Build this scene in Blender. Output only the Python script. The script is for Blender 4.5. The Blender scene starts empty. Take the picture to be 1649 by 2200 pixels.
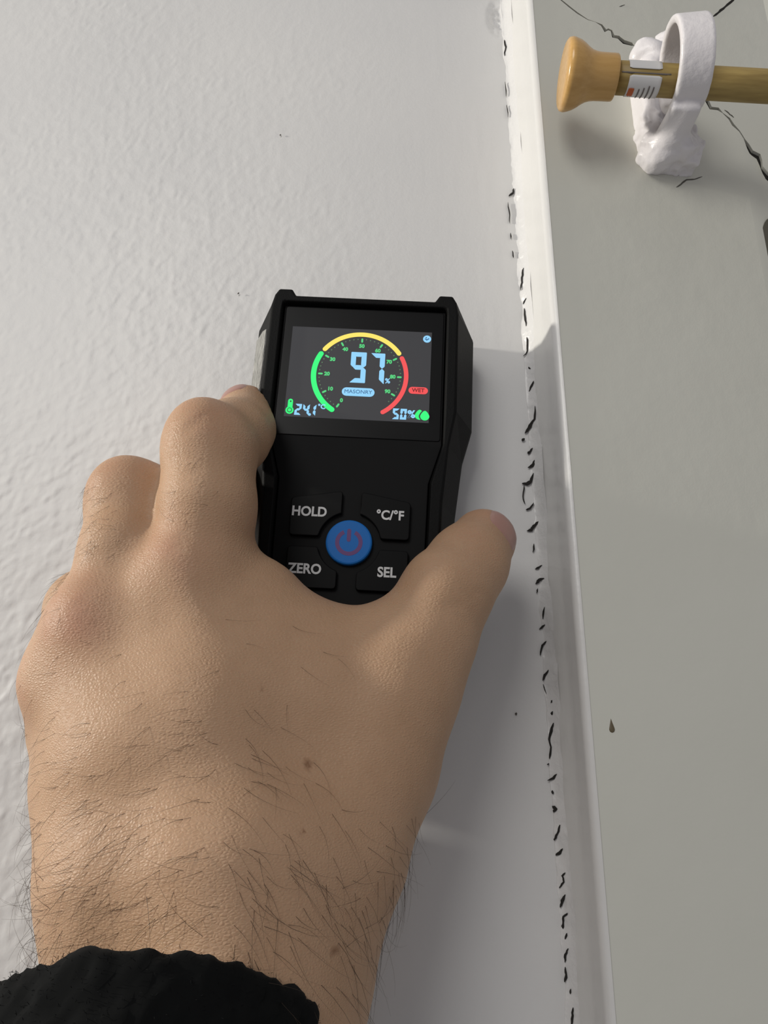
import bpy, bmesh, math, random
import numpy as np
from mathutils import Vector, Matrix

random.seed(7)
rng = np.random.default_rng(11)
scene = bpy.context.scene
COL = scene.collection

# ------------------------------------------------------------------ camera
F_PX = 1600.0                      # focal length in pixels of the 1649 x 2200 frame
PITCH = math.radians(17.7)         # the phone looks up a little
CAM_H = 0.222                      # distance of the lens from the wall plane (y = 0)
Z0 = 1.50                          # height of the lens above the floor
cam_data = bpy.data.cameras.new('camera')
cam_data.sensor_fit = 'VERTICAL'
cam_data.sensor_height = 36.0
cam_data.sensor_width = 36.0 * 1649 / 2200
cam_data.lens = 36.0 * F_PX / 2200
cam_data.clip_start = 0.005
cam_data.clip_end = 50
cam = bpy.data.objects.new('camera', cam_data)
cam.location = (0, -CAM_H, Z0)
cam.rotation_euler = (math.pi / 2 + PITCH, 0, 0)
COL.objects.link(cam)
scene.camera = cam

# ------------------------------------------------------------------ world, lights, exposure
scene.view_settings.view_transform = 'Standard'
scene.view_settings.look = 'None'
scene.view_settings.exposure = 0.0
scene.view_settings.gamma = 1.0
scene.view_settings.use_curve_mapping = False

world = bpy.data.worlds.new('room_light')
scene.world = world
world.use_nodes = True
world.node_tree.nodes['Background'].inputs[0].default_value = (0.97, 0.96, 1.0, 1)
world.node_tree.nodes['Background'].inputs[1].default_value = 0.30


def add_area(name, loc, target, size, energy, color):
    ld = bpy.data.lights.new(name, 'AREA')
    ld.shape = 'DISK'
    ld.size = size
    ld.energy = energy
    ld.color = color
    lo = bpy.data.objects.new(name, ld)
    lo.location = loc
    d = Vector(target) - Vector(loc)
    lo.rotation_euler = d.to_track_quat('-Z', 'Y').to_euler()
    COL.objects.link(lo)
    return lo


# the bare lamp of the room, low over the wall to the left, and the dim daylight behind the camera
LAMP_E, LAMP_UP, LAMP_D = math.radians(13), math.radians(10), 1.3
lamp_loc = (-LAMP_D * math.cos(LAMP_E) * math.cos(LAMP_UP), -LAMP_D * math.sin(LAMP_E),
            Z0 + 0.10 + LAMP_D * math.sin(LAMP_UP))
add_area('room_lamp', lamp_loc, (0, 0, Z0 + 0.1), 0.07, 14.3, (1.0, 0.96, 0.87))
add_area('room_daylight', (-0.7, -1.7, Z0 + 0.9), (0, 0, Z0 + 0.1), 0.9, 13.0, (1.0, 0.98, 0.94))

# ------------------------------------------------------------------ helpers
CP, SP = math.cos(PITCH), math.sin(PITCH)


def ray(px, py):
    x = (px - 824.5) / F_PX
    v = (1100.0 - py) / F_PX
    return x, CP - v * SP, SP + v * CP


def P(px, py, h):
    """point h metres in front of the wall that is seen at this place of the photograph"""
    x, ry, rz = ray(px, py)
    t = (CAM_H - h) / ry
    return Vector((x * t, -h, Z0 + rz * t))


CX = 0.0520          # outer edge of the window casing
CH = 0.020           # casing thickness at its outer edge
CS = math.tan(math.radians(10))    # the casing thins towards the window


def casing_h(x):
    return CH - CS * (x - CX)


def Pc(px, py, lift=0.0):
    """point on the sloping face of the casing"""
    x, ry, rz = ray(px, py)
    t = (CAM_H - CH - lift - CS * CX) / (ry - CS * x)
    return Vector((x * t, -CAM_H + ry * t, Z0 + rz * t))


def mm_per_px(px, py, h):
    return (CAM_H - h) / ray(px, py)[1] / F_PX


def mat(name, color, rough=0.5, **kw):
    m = bpy.data.materials.new(name)
    m.use_nodes = True
    b = m.node_tree.nodes['Principled BSDF']
    b.inputs['Base Color'].default_value = (*color, 1)
    b.inputs['Roughness'].default_value = rough
    for k, v in kw.items():
        b.inputs[k].default_value = v
    return m


def nodes_of(m):
    nt = m.node_tree
    return nt, nt.nodes, nt.links, nt.nodes['Principled BSDF']


def add_node(nt, kind, **inp):
    n = nt.nodes.new(kind)
    for k, v in inp.items():
        if k in n.inputs:
            n.inputs[k].default_value = v
        else:
            setattr(n, k, v)
    return n


def coords(nt, scale=(1, 1, 1)):
    tc = nt.nodes.new('ShaderNodeTexCoord')
    mp = nt.nodes.new('ShaderNodeMapping')
    mp.inputs['Scale'].default_value = scale
    nt.links.new(tc.outputs['Object'], mp.inputs['Vector'])
    return mp.outputs['Vector']


def noise(nt, vec, scale, detail=3, rough=0.55):
    n = add_node(nt, 'ShaderNodeTexNoise', Scale=scale, Detail=detail, Roughness=rough)
    nt.links.new(vec, n.inputs['Vector'])
    return n.outputs['Fac']


def ramp(nt, fac, stops):
    r = nt.nodes.new('ShaderNodeValToRGB')
    cr = r.color_ramp
    while len(cr.elements) < len(stops):
        cr.elements.new(0.5)
    for e, (p, c) in zip(cr.elements, stops):
        e.position = p
        e.color = (*c, 1)
    nt.links.new(fac, r.inputs['Fac'])
    return r.outputs['Color']


def bump(nt, b, height, strength, dist, prev=None):
    n = add_node(nt, 'ShaderNodeBump', Strength=strength, Distance=dist)
    nt.links.new(height, n.inputs['Height'])
    if prev is not None:
        nt.links.new(prev, n.inputs['Normal'])
    nt.links.new(n.outputs['Normal'], b.inputs['Normal'])
    return n.outputs['Normal']


def mesh_obj(name, verts, faces, material, parent=None, smooth=False, loc=None):
    me = bpy.data.meshes.new(name)
    me.from_pydata([tuple(v) for v in verts], [], [tuple(f) for f in faces])
    me.validate()
    me.update()
    if smooth:
        me.polygons.foreach_set('use_smooth', [True] * len(me.polygons))
    if material:
        me.materials.append(material)
    o = bpy.data.objects.new(name, me)
    COL.objects.link(o)
    if parent:
        o.parent = parent
    if loc is not None:
        o.location = loc
    return o


def fix_normals(o):
    bm = bmesh.new()
    bm.from_mesh(o.data)
    bmesh.ops.recalc_face_normals(bm, faces=bm.faces)
    bm.to_mesh(o.data)
    bm.free()
    return o


def empty(name, loc, label, cat):
    o = bpy.data.objects.new(name, None)
    o.location = loc
    o.empty_display_size = 0.01
    COL.objects.link(o)
    o['label'] = label
    o['category'] = cat
    return o


def structure(o, label=None):
    o['kind'] = 'structure'
    if label:
        o['label'] = label
    return o


def vnoise(p, scale, seed=0):
    """cheap smooth value noise, p (n,3) array, returns about -1..1"""
    q = np.asarray(p, dtype=np.float64) * scale + seed * 17.31
    i = np.floor(q).astype(np.int64)
    fr = q - i
    w = fr * fr * (3 - 2 * fr)

    def hsh(a, b, c):
        n = (a * 374761393 + b * 668265263 + c * 2147483647 + seed * 144665) & 0x7fffffff
        n = ((n ^ (n >> 13)) * 1274126177) & 0x7fffffff
        return ((n ^ (n >> 16)) & 0xffff) / 32767.5 - 1.0
    out = 0
    for dx in (0, 1):
        for dy in (0, 1):
            for dz in (0, 1):
                ww = (w[:, 0] if dx else 1 - w[:, 0]) * (w[:, 1] if dy else 1 - w[:, 1]) * (w[:, 2] if dz else 1 - w[:, 2])
                out = out + ww * hsh(i[:, 0] + dx, i[:, 1] + dy, i[:, 2] + dz)
    return out


# ---- signed distance modelling (all in metres)
class Field:
    def __init__(self, lo, hi, step):
        self.lo = np.array(lo, dtype=np.float32)
        self.step = step
        n = np.ceil((np.array(hi) - np.array(lo)) / step).astype(int) + 1
        self.ax = [self.lo[i] + step * np.arange(n[i], dtype=np.float32) for i in range(3)]
        self.X, self.Y, self.Z = np.meshgrid(*self.ax, indexing='ij', sparse=True)
        self.shape = tuple(n)

    def capsule(self, a, b, ra, rb):
        a = np.array(a, np.float32)
        d = np.array(b, np.float32) - a
        L2 = float(d @ d) + 1e-12
        px, py, pz = self.X - a[0], self.Y - a[1], self.Z - a[2]
        t = np.clip((px * d[0] + py * d[1] + pz * d[2]) / L2, 0, 1)
        dist = np.sqrt((px - t * d[0]) ** 2 + (py - t * d[1]) ** 2 + (pz - t * d[2]) ** 2)
        return dist - (ra + (rb - ra) * t)

    def sphere(self, c, r):
        return np.sqrt((self.X - c[0]) ** 2 + (self.Y - c[1]) ** 2 + (self.Z - c[2]) ** 2) - r

    def box(self, c, half, rnd, rot=None):
        px, py, pz = self.X - c[0], self.Y - c[1], self.Z - c[2]
        if rot is not None:
            m = np.array(rot.to_3x3().transposed())
            px, py, pz = (m[0, 0] * px + m[0, 1] * py + m[0, 2] * pz,
                          m[1, 0] * px + m[1, 1] * py + m[1, 2] * pz,
                          m[2, 0] * px + m[2, 1] * py + m[2, 2] * pz)
        qx, qy, qz = np.abs(px) - half[0] + rnd, np.abs(py) - half[1] + rnd, np.abs(pz) - half[2] + rnd
        o = np.sqrt(np.maximum(qx, 0) ** 2 + np.maximum(qy, 0) ** 2 + np.maximum(qz, 0) ** 2)
        return o + np.minimum(np.maximum(qx, np.maximum(qy, qz)), 0) - rnd

    def ring_x(self, c, R, half_w, half_t, rnd, tilt=None):
        """flat band bent to a ring around the x axis"""
        px, py, pz = self.X - c[0], self.Y - c[1], self.Z - c[2]
        if tilt is not None:
            m = np.array(tilt.to_3x3().transposed())
            px, py, pz = (m[0, 0] * px + m[0, 1] * py + m[0, 2] * pz,
                          m[1, 0] * px + m[1, 1] * py + m[1, 2] * pz,
                          m[2, 0] * px + m[2, 1] * py + m[2, 2] * pz)
        rad = np.sqrt(py ** 2 + pz ** 2) - R
        qx, qy = np.abs(px) - half_w + rnd, np.abs(rad) - half_t + rnd
        return np.sqrt(np.maximum(qx, 0) ** 2 + np.maximum(qy, 0) ** 2) + np.minimum(np.maximum(qx, qy), 0) - rnd


def smin(a, b, k):
    h = np.clip(0.5 + 0.5 * (b - a) / k, 0, 1)
    return b + (a - b) * h - k * h * (1 - h)


def surface_nets(G, lo, step):
    S = G < 0
    corners = [(i, j, k) for i in (0, 1) for j in (0, 1) for k in (0, 1)]
    nx, ny, nz = (n - 1 for n in G.shape)
    cnt = np.zeros((nx, ny, nz), np.int8)
    for (i, j, k) in corners:
        cnt += S[i:i + nx, j:j + ny, k:k + nz]
    act = (cnt > 0) & (cnt < 8)
    idx = np.argwhere(act)
    vid = -np.ones((nx, ny, nz), np.int64)
    vid[act] = np.arange(len(idx))
    acc = np.zeros((len(idx), 3))
    num = np.zeros(len(idx))
    val = {c: G[idx[:, 0] + c[0], idx[:, 1] + c[1], idx[:, 2] + c[2]].astype(np.float64) for c in corners}
    for a in corners:
        for ax in range(3):
            if a[ax] == 0:
                b = list(a)
                b[ax] = 1
                b = tuple(b)
                va, vb = val[a], val[b]
                m = (va < 0) != (vb < 0)
                t = np.where(m, va / np.where(m, va - vb, 1), 0)
                pt = np.array(a, float)[None, :].repeat(len(idx), 0)
                pt[:, ax] += t
                acc += pt * m[:, None]
                num += m
    V = (idx + acc / num[:, None]) * step + np.array(lo)
    F = []
    for ax in range(3):
        u, w = (ax + 1) % 3, (ax + 2) % 3
        sl0 = [slice(None)] * 3
        sl1 = [slice(None)] * 3
        sl0[ax] = slice(0, -1)
        sl1[ax] = slice(1, None)
        s0, s1 = S[tuple(sl0)], S[tuple(sl1)]
        e = np.argwhere(s0 != s1)
        ok = (e[:, u] > 0) & (e[:, w] > 0) & (e[:, u] < G.shape[u] - 1) & (e[:, w] < G.shape[w] - 1)
        e = e[ok]
        inside = s0[e[:, 0], e[:, 1], e[:, 2]]

        def cell(du, dw):
            c = e.copy()
            c[:, u] -= du
            c[:, w] -= dw
            return vid[c[:, 0], c[:, 1], c[:, 2]]
        q = np.stack([cell(1, 1), cell(0, 1), cell(0, 0), cell(1, 0)], 1)
        q[~inside] = q[~inside][:, ::-1]
        F.append(q)
    return V, np.concatenate(F)


def laplace(V, F, it, lam=0.5):
    a = np.concatenate([F[:, 0], F[:, 1], F[:, 2], F[:, 3]])
    b = np.concatenate([F[:, 1], F[:, 2], F[:, 3], F[:, 0]])
    deg = np.bincount(a, minlength=len(V)) + np.bincount(b, minlength=len(V))
    for i in range(it):
        l = lam if i % 2 == 0 else -lam * 1.04
        s = np.zeros_like(V)
        for ax in range(3):
            s[:, ax] = np.bincount(a, V[b, ax], len(V)) + np.bincount(b, V[a, ax], len(V))
        V = V + l * (s / deg[:, None] - V)
    return V


def vert_normals(V, F):
    n = np.cross(V[F[:, 2]] - V[F[:, 0]], V[F[:, 3]] - V[F[:, 1]])
    N = np.zeros_like(V)
    for c in range(4):
        for ax in range(3):
            N[:, ax] += np.bincount(F[:, c], n[:, ax], len(V))
    return N / (np.linalg.norm(N, axis=1)[:, None] + 1e-12)


# ------------------------------------------------------------------ materials of the setting
def wall_material():
    m = mat('wall_paint', (0.66, 0.655, 0.66), 0.42)
    nt, nd, lk, b = nodes_of(m)
    v = coords(nt)
    blotch = noise(nt, v, 9, 3)
    lk.new(ramp(nt, blotch, [(0.3, (0.615, 0.61, 0.605)), (0.7, (0.67, 0.66, 0.645))]), b.inputs['Base Color'])
    fine = noise(nt, v, 900, 3, 0.6)
    bump(nt, b, fine, 0.15, 0.0003)
    return m


M_WALL = wall_material()


def paint_material(name, c1, c2, rough, bscale, bstr):
    m = mat(name, c1, rough)
    nt, nd, lk, b = nodes_of(m)
    v = coords(nt)
    lk.new(ramp(nt, noise(nt, v, 14, 4), [(0.3, c1), (0.7, c2)]), b.inputs['Base Color'])
    n1 = bump(nt, b, noise(nt, v, bscale, 3), bstr, 0.0008)
    bump(nt, b, noise(nt, v, 1500, 2), 0.12, 0.0002, n1)
    return m


M_CASING = paint_material('sage_gloss_paint', (0.60, 0.595, 0.525), (0.63, 0.625, 0.555), 0.38, 60, 0.35)
M_EDGE = paint_material('white_gloss_paint', (0.64, 0.63, 0.61), (0.68, 0.67, 0.65), 0.3, 90, 0.4)
M_CAULK = paint_material('painted_caulk', (0.64, 0.63, 0.62), (0.67, 0.66, 0.65), 0.35, 260, 0.6)
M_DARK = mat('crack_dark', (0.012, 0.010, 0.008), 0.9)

# ------------------------------------------------------------------ wall: rough roller-painted plaster, real relief
WX = 0.0475          # where the wall meets the caulk of the window casing
IX = Pc(1592, 330).x     # inner edge of the casing


def build_wall():
    x0, x1, z0, z1 = -1.6, 1.2, Z0 - 1.5, Z0 + 1.1
    # fine grid where the camera looks, coarse rest
    xs = np.concatenate([np.linspace(x0, -0.25, 6)[:-1], np.arange(-0.25, 0.056, 0.00062), np.linspace(0.056, x1, 8)])
    zs = np.concatenate([np.linspace(z0, Z0 - 0.14, 6)[:-1], np.arange(Z0 - 0.14, Z0 + 0.33, 0.00062), np.linspace(Z0 + 0.335, z1, 6)])
    X, Z = np.meshgrid(xs, zs, indexing='ij')
    p = np.stack([X.ravel(), np.zeros(X.size), Z.ravel()], 1)
    # roller stipple: short ridges leaning a little, calmer towards the casing
    def ridges(across, along, seed):
        c_, s_ = math.cos(math.radians(24)), math.sin(math.radians(24))
        q = np.zeros_like(p)
        q[:, 0] = (p[:, 0] * c_ - p[:, 2] * s_) * across + 0.6 * vnoise(p, 300, seed + 40)
        q[:, 2] = (p[:, 0] * s_ + p[:, 2] * c_) * along
        return vnoise(q, 1.0, seed)
    h = 0.55 * ridges(700, 330, 1) + 0.34 * ridges(1000, 600, 2) + 0.42 * ridges(360, 190, 3)
    zz = p[:, 2] - Z0
    calm = np.clip((0.030 - p[:, 0]) / 0.11, 0.12, 1.0) * np.clip(1.05 - 2.6 * np.maximum(zz - 0.02, 0), 0.38, 1.0)
    calm = calm * (0.8 + 0.5 * vnoise(p, 30, 5))
    fine = (p[:, 0] > -0.249) & (p[:, 2] > Z0 - 0.139) & (p[:, 2] < Z0 + 0.329)
    calm = calm * fine
    ridge = np.maximum(h, -0.35)
    brush = vnoise(p * np.array([1, 1, 0.12]), 420, 8) * np.clip((p[:, 0] - 0.0) / 0.04, 0, 1)
    y = -(0.00030 * ridge * calm + 0.00004 * brush) - 0.0003 * vnoise(p, 18, 4) * fine
    # knocked-out plaster near the top of the joint
    c = P(1070, 38, 0)
    d = np.sqrt(((p[:, 0] - c.x) / 0.0042) ** 2 + ((p[:, 2] - c.z) / 0.009) ** 2)
    m = np.clip(1.2 - d, 0, 1)
    y += m * (0.0007 + 0.0014 * np.abs(vnoise(p, 420, 9)))
    p[:, 1] = np.minimum(y, 0.002)
    nx, nz = len(xs), len(zs)
    ii, jj = np.meshgrid(np.arange(nx - 1), np.arange(nz - 1), indexing='ij')
    a = (ii * nz + jj).ravel()
    f = np.stack([a, a + nz, a + nz + 1, a + 1], 1)
    me = bpy.data.meshes.new('wall_back')
    me.from_pydata(p.tolist(), [], f.tolist())
    me.polygons.foreach_set('use_smooth', [True] * len(me.polygons))
    me.materials.append(M_WALL)
    o = bpy.data.objects.new('wall_back', me)
    COL.objects.link(o)
    structure(o, 'pale grey roller-painted plaster wall')
    return o


wall = build_wall()


def wall_speck(px, py, r):
    c = P(px, py, 0.0006)
    vs, fs = [], []
    for k in range(8):
        a = k * math.pi / 4
        rr = r * random.uniform(0.6, 1.2)
        vs.append((c.x + rr * math.cos(a), c.y, c.z + rr * 1.3 * math.sin(a)))
    vs.append((c.x, c.y - 0.0003, c.z))
    for k in range(8):
        fs.append((k, (k + 1) % 8, 8))
    mesh_obj('paint_speck', vs, fs, M_SPECK, wall)


M_SPECK = mat('dirt_speck', (0.10, 0.09, 0.08), 0.8)
for s in ((602, 290, 0.0004), (512, 630, 0.0004), (700, 1700, 0.0003), (1108, 1534, 0.00035)):
    if s[0] != 700:
        wall_speck(*s)

# ------------------------------------------------------------------ window casing: upright and head joined in a cracked mitre
# (x_px, y_px, gap_px) along the mitre, read on the casing's face
MITRE = [(1180, -25, 1.5), (1205, 0, 2.5), (1222, 14, 3.0), (1240, 28, 3.0), (1262, 42, 1.5), (1278, 47, 0.6), (1292, 54, 4), (1300, 66, 7),
         (1306, 63, 4), (1313, 66, 4), (1317, 78, 7), (1328, 80, 7), (1340, 90, 9), (1357, 95, 7), (1362, 98, 2), (1400, 128, 1),
         (1450, 165, 1), (1490, 198, 1), (1512, 212, 3), (1518, 216, 8), (1526, 232, 7), (1542, 234, 6), (1552, 243, 1.0), (1566, 255, 4), (1574, 268, 5),
         (1588, 282, 2), (1600, 300, 1), (1606, 312, 7), (1614, 326, 8), (1630, 334, 8), (1634, 344, 5), (1636, 358, 4), (1646, 372, 7), (1660, 384, 6), (1690, 410, 3)]


def mitre_lines():
    up, lo = [], []
    n = len(MITRE)
    for i, (x, y, g) in enumerate(MITRE):
        a = MITRE[max(i - 1, 0)]
        b = MITRE[min(i + 1, n - 1)]
        dx, dy = b[0] - a[0], b[1] - a[1]
        L = math.hypot(dx, dy)
        nx, ny = dy / L, -dx / L       # to the upper right
        up.append(Pc(x + nx * g / 2, y + ny * g / 2))
        lo.append(Pc(x - nx * g / 2, y - ny * g / 2))
    return up, lo


def slab(name, outline, y_front, y_back, material, bevel=0.0008):
    """outline: (x,z) list, counter-clockwise seen from the room"""
    bm = bmesh.new()
    vs = [bm.verts.new((x, -casing_h(x), z)) for x, z in outline]
    fc = bm.faces.new(vs)
    bmesh.ops.recalc_face_normals(bm, faces=[fc])
    if fc.normal.y > 0:
        fc.normal_flip()
    r = bmesh.ops.extrude_face_region(bm, geom=[fc])
    for v in r['geom']:
        if isinstance(v, bmesh.types.BMVert):
            v.co.y = y_back
    bmesh.ops.recalc_face_normals(bm, faces=bm.faces)
    me = bpy.data.meshes.new(name)
    bm.to_mesh(me)
    bm.free()
    me.materials.append(material)
    o = bpy.data.objects.new(name, me)
    COL.objects.link(o)
    return o


up, lo = mitre_lines()
lo_in = [p for p in lo if p.x > CX + 0.004]
up_in = [p for p in up if p.x > CX + 0.004]
ZB, ZT = Z0 - 1.0, Z0 + 0.290
ROUND = 0.0022
lo_x = np.array([p.x for p in lo_in])
lo_z = np.array([p.z for p in lo_in])


def mitre_z(x):
    o = np.argsort(lo_x)
    return float(np.interp(x, lo_x[o], lo_z[o]))


stile_out = [(CX + ROUND, ZB), (IX, ZB), (IX, mitre_z(IX))] + [(p.x, p.z) for p in reversed(lo_in) if p.x < IX] + [(CX + ROUND, ZT - 0.006)]
stile = slab('trim_1', stile_out, 0, -0.001, M_CASING)
structure(stile, 'upright of the window casing in pale sage gloss paint')
head_out = [(p.x, p.z) for p in up_in] + [(0.150, up_in[-1].z - 0.001), (0.150, ZT), (CX + ROUND, ZT)]
head = slab('trim_2', head_out, 0, 0.004, M_CASING)
structure(head, 'head of the window casing above the cracked mitre')
_hz = up_in[-1].z - 0.001
_hy = -casing_h(0.150)
mesh_obj('head_run', [(0.150, _hy, _hz), (0.9, _hy, _hz), (0.9, _hy, ZT), (0.150, _hy, ZT), (0.150, 0.004, _hz), (0.9, 0.004, _hz), (0.9, 0.004, ZT), (0.150, 0.004, ZT)],
         [(0, 1, 2, 3), (0, 4, 5, 1), (1, 5, 6, 2), (2, 6, 7, 3)], M_CASING, head)


def mitre_shade():
    """dark strip added down in the open mitre, painting its shade"""
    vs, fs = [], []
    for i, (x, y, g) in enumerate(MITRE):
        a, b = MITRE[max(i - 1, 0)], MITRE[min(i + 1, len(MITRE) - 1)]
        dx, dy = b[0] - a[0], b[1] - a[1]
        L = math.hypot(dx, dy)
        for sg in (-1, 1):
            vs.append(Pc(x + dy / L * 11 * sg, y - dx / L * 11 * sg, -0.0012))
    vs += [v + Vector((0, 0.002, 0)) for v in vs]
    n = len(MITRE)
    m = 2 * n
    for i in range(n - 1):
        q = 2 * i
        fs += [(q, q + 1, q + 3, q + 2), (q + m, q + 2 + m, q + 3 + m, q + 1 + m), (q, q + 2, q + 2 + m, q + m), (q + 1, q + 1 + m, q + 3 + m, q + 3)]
    return mesh_obj('mitre_shade', vs, fs, M_DARK, head)


mitre_shade()  # shade inside the gap, painted as a black strip


def profile_strip(name, prof, z0, z1, material, parent, nz=2, cut=None):
    vs, fs = [], []
    n = len(prof)
    zs = np.linspace(z0, z1, nz)
    for z in zs:
        for (x, y) in prof:
            vs.append((x, y, min(z, cut(x)) if cut else z))
    for j in range(nz - 1):
        for i in range(n - 1):
            a = j * n + i
            fs.append((a, a + 1, a + 1 + n, a + n))
    return mesh_obj(name, vs, fs, material, parent, smooth=True)


# painted side of the casing with its rounded arris (white wall paint carried round the edge)
prof = [(WX + 0.0015, 0.0), (WX + 0.0022, -0.004), (CX - 0.0008, -0.0075), (CX - 0.0003, -0.012), (CX, -CH + ROUND)]
for k in range(1, 7):
    a = k / 6 * math.pi / 2
    prof.append((CX + ROUND - ROUND * math.cos(a), -CH + ROUND - ROUND * math.sin(a)))
side = profile_strip('casing_edge', prof, ZB, ZT, M_EDGE, stile)
# the inner side of the upright: a soft cove down to a thin flat next to the sash
hi_ = casing_h(IX)
prof = [(IX, -hi_)]
for k in range(1, 13):
    t = k / 12
    prof.append((IX + 0.0085 * t, -hi_ + 0.0012 * (3 * t * t - 2 * t ** 3) + CS * 0.0085 * t))
prof += [(prof[-1][0] + 0.006, prof[-1][1] + CS * 0.006), (prof[-1][0] + 0.0065, -0.001), (0.2, -0.001)]
profile_strip('inner_cove', prof, ZB, Z0 + 0.30, M_CASING, stile, cut=mitre_z)

# ------------------------------------------------------------------ caulk bead between wall and casing, split and curling
def build_caulk():
    nz, nc = 1000, 26
    z0, z1 = Z0 - 0.10, Z0 + 0.30
    zs = np.linspace(z0, z1, nz)
    vs = np.zeros((nz, nc, 3))
    zz = np.stack([np.zeros(nz), np.zeros(nz), zs], 1)
    left = WX - 0.0009 + 0.0004 * vnoise(zz, 120, 3) + 0.00025 * vnoise(zz, 420, 4)
    right = WX + 0.0026 + 0.0006 * vnoise(zz, 130, 5)
    for k in range(nc):
        t = k / (nc - 1)
        x = left + (right - left) * t
        y = -(0.0001 + 0.0045 * t * t) - 0.0002 * math.sin(math.pi * t)
        p = np.stack([x, np.zeros(nz), zs], 1)
        amp = math.sin(math.pi * min(1, t * 1.05)) ** 0.6 if 0 < t < 1 else 0
        lump = 0.00042 * vnoise(p, 190, 6) + 0.00028 * vnoise(p, 520, 7)
        if k == 0:
            y = 0.0010 * np.ones(nz)
        vs[:, k, 0] = x
        vs[:, k, 1] = y - amp * lump
        vs[:, k, 2] = zs
    vv = vs.reshape(-1, 3)
    a = (np.arange(nz - 1)[:, None] * nc + np.arange(nc - 1)[None, :]).ravel()
    fs = np.stack([a, a + 1, a + 1 + nc, a + nc], 1)
    o = mesh_obj('trim_3', vv.tolist(), fs.tolist(), M_CAULK, None, smooth=True)
    structure(o, 'cracked white caulk line between wall and window casing')
    return o


caulk = build_caulk()

CRACKS = [
    # polylines with widths, read along the joint
    [(1083, 85, 2), (1086, 100, 3), (1083, 118, 2)], [(1085, 175, 1), (1087, 205, 2)], [(1088, 225, 2), (1091, 250, 1)],
    [(1104, 404, 2), (1101, 414, 4), (1092, 420, 2)], [(1091, 434, 1), (1094, 460, 2), (1095, 478, 1)], [(1097, 500, 2), (1098, 512, 2)],
    [(1100, 538, 1), (1103, 552, 3)], [(1123, 575, 2), (1122, 590, 4), (1120, 606, 3), (1117, 622, 2)], [(1129, 640, 1), (1124, 652, 3)],
    [(1126, 662, 3), (1128, 680, 4), (1130, 700, 2)], [(1131, 724, 2), (1133, 742, 4), (1131, 758, 2), (1124, 764, 1)],
    [(1134, 788, 2), (1139, 792, 3)], [(1146, 818, 2), (1141, 828, 4), (1137, 840, 3)],
    [(1149, 872, 2), (1147, 900, 4), (1138, 915, 7), (1128, 930, 4)], [(1126, 942, 6), (1121, 946, 4)],
    [(1143, 962, 2), (1137, 972, 6), (1132, 972, 2)], [(1148, 988, 3), (1143, 1000, 6), (1134, 1004, 3)],
    [(1146, 1016, 3), (1140, 1034, 6), (1132, 1039, 7), (1122, 1038, 3)], [(1126, 1042, 3), (1123, 1066, 2), (1127, 1082, 2)],
    [(1146, 1080, 3), (1138, 1092, 4), (1129, 1095, 2)],
    [(1155, 1120, 3), (1147, 1130, 7), (1141, 1138, 6), (1131, 1140, 2)], [(1147, 1168, 3), (1145, 1186, 3)],
    [(1164, 1214, 2), (1155, 1220, 5), (1150, 1222, 2)], [(1168, 1242, 3), (1158, 1246, 7), (1151, 1254, 5)], [(1155, 1264, 3), (1153, 1274, 2)],
    [(1169, 1304, 3), (1166, 1330, 3)], [(1170, 1342, 5), (1159, 1352, 5)], [(1174, 1377, 3), (1165, 1386, 5), (1160, 1408, 3)],
    [(1178, 1439, 3), (1170, 1450, 5), (1166, 1462, 3)], [(1166, 1470, 2), (1174, 1490, 1)], [(1186, 1504, 2), (1183, 1510, 3)], [(1187, 1528, 3), (1184, 1536, 5)],
    [(1189, 1553, 3), (1184, 1570, 6), (1180, 1588, 4), (1183, 1605, 3), (1180, 1630, 4)], [(1178, 1640, 3), (1176, 1644, 2)],
    [(1195, 1663, 3), (1188, 1672, 5), (1176, 1677, 2)], [(1187, 1698, 3), (1187, 1706, 5)], [(1186, 1732, 6), (1194, 1738, 7), (1188, 1745, 5)],
    [(1202, 1772, 3), (1199, 1786, 4), (1193, 1800, 5), (1190, 1806, 3)], [(1208, 1823, 2), (1202, 1832, 7), (1193, 1838, 3)],
    [(1214, 1875, 2), (1208, 1882, 4), (1210, 1895, 3), (1202, 1908, 4)], [(1214, 1922, 3), (1208, 1936, 6), (1202, 1950, 3)],
    [(1219, 1962, 3), (1210, 1970, 4), (1210, 1982, 3), (1208, 1995, 6)], [(1217, 2005, 3), (1213, 2018, 5)], [(1220, 2038, 3), (1214, 2052, 5), (1213, 2068, 3)],
    [(1214, 2078, 3), (1216, 2095, 4), (1213, 2110, 6)], [(1226, 2125, 3), (1224, 2136, 3)], [(1231, 2165, 3), (1229, 2182, 5), (1227, 2205, 4)]]


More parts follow.
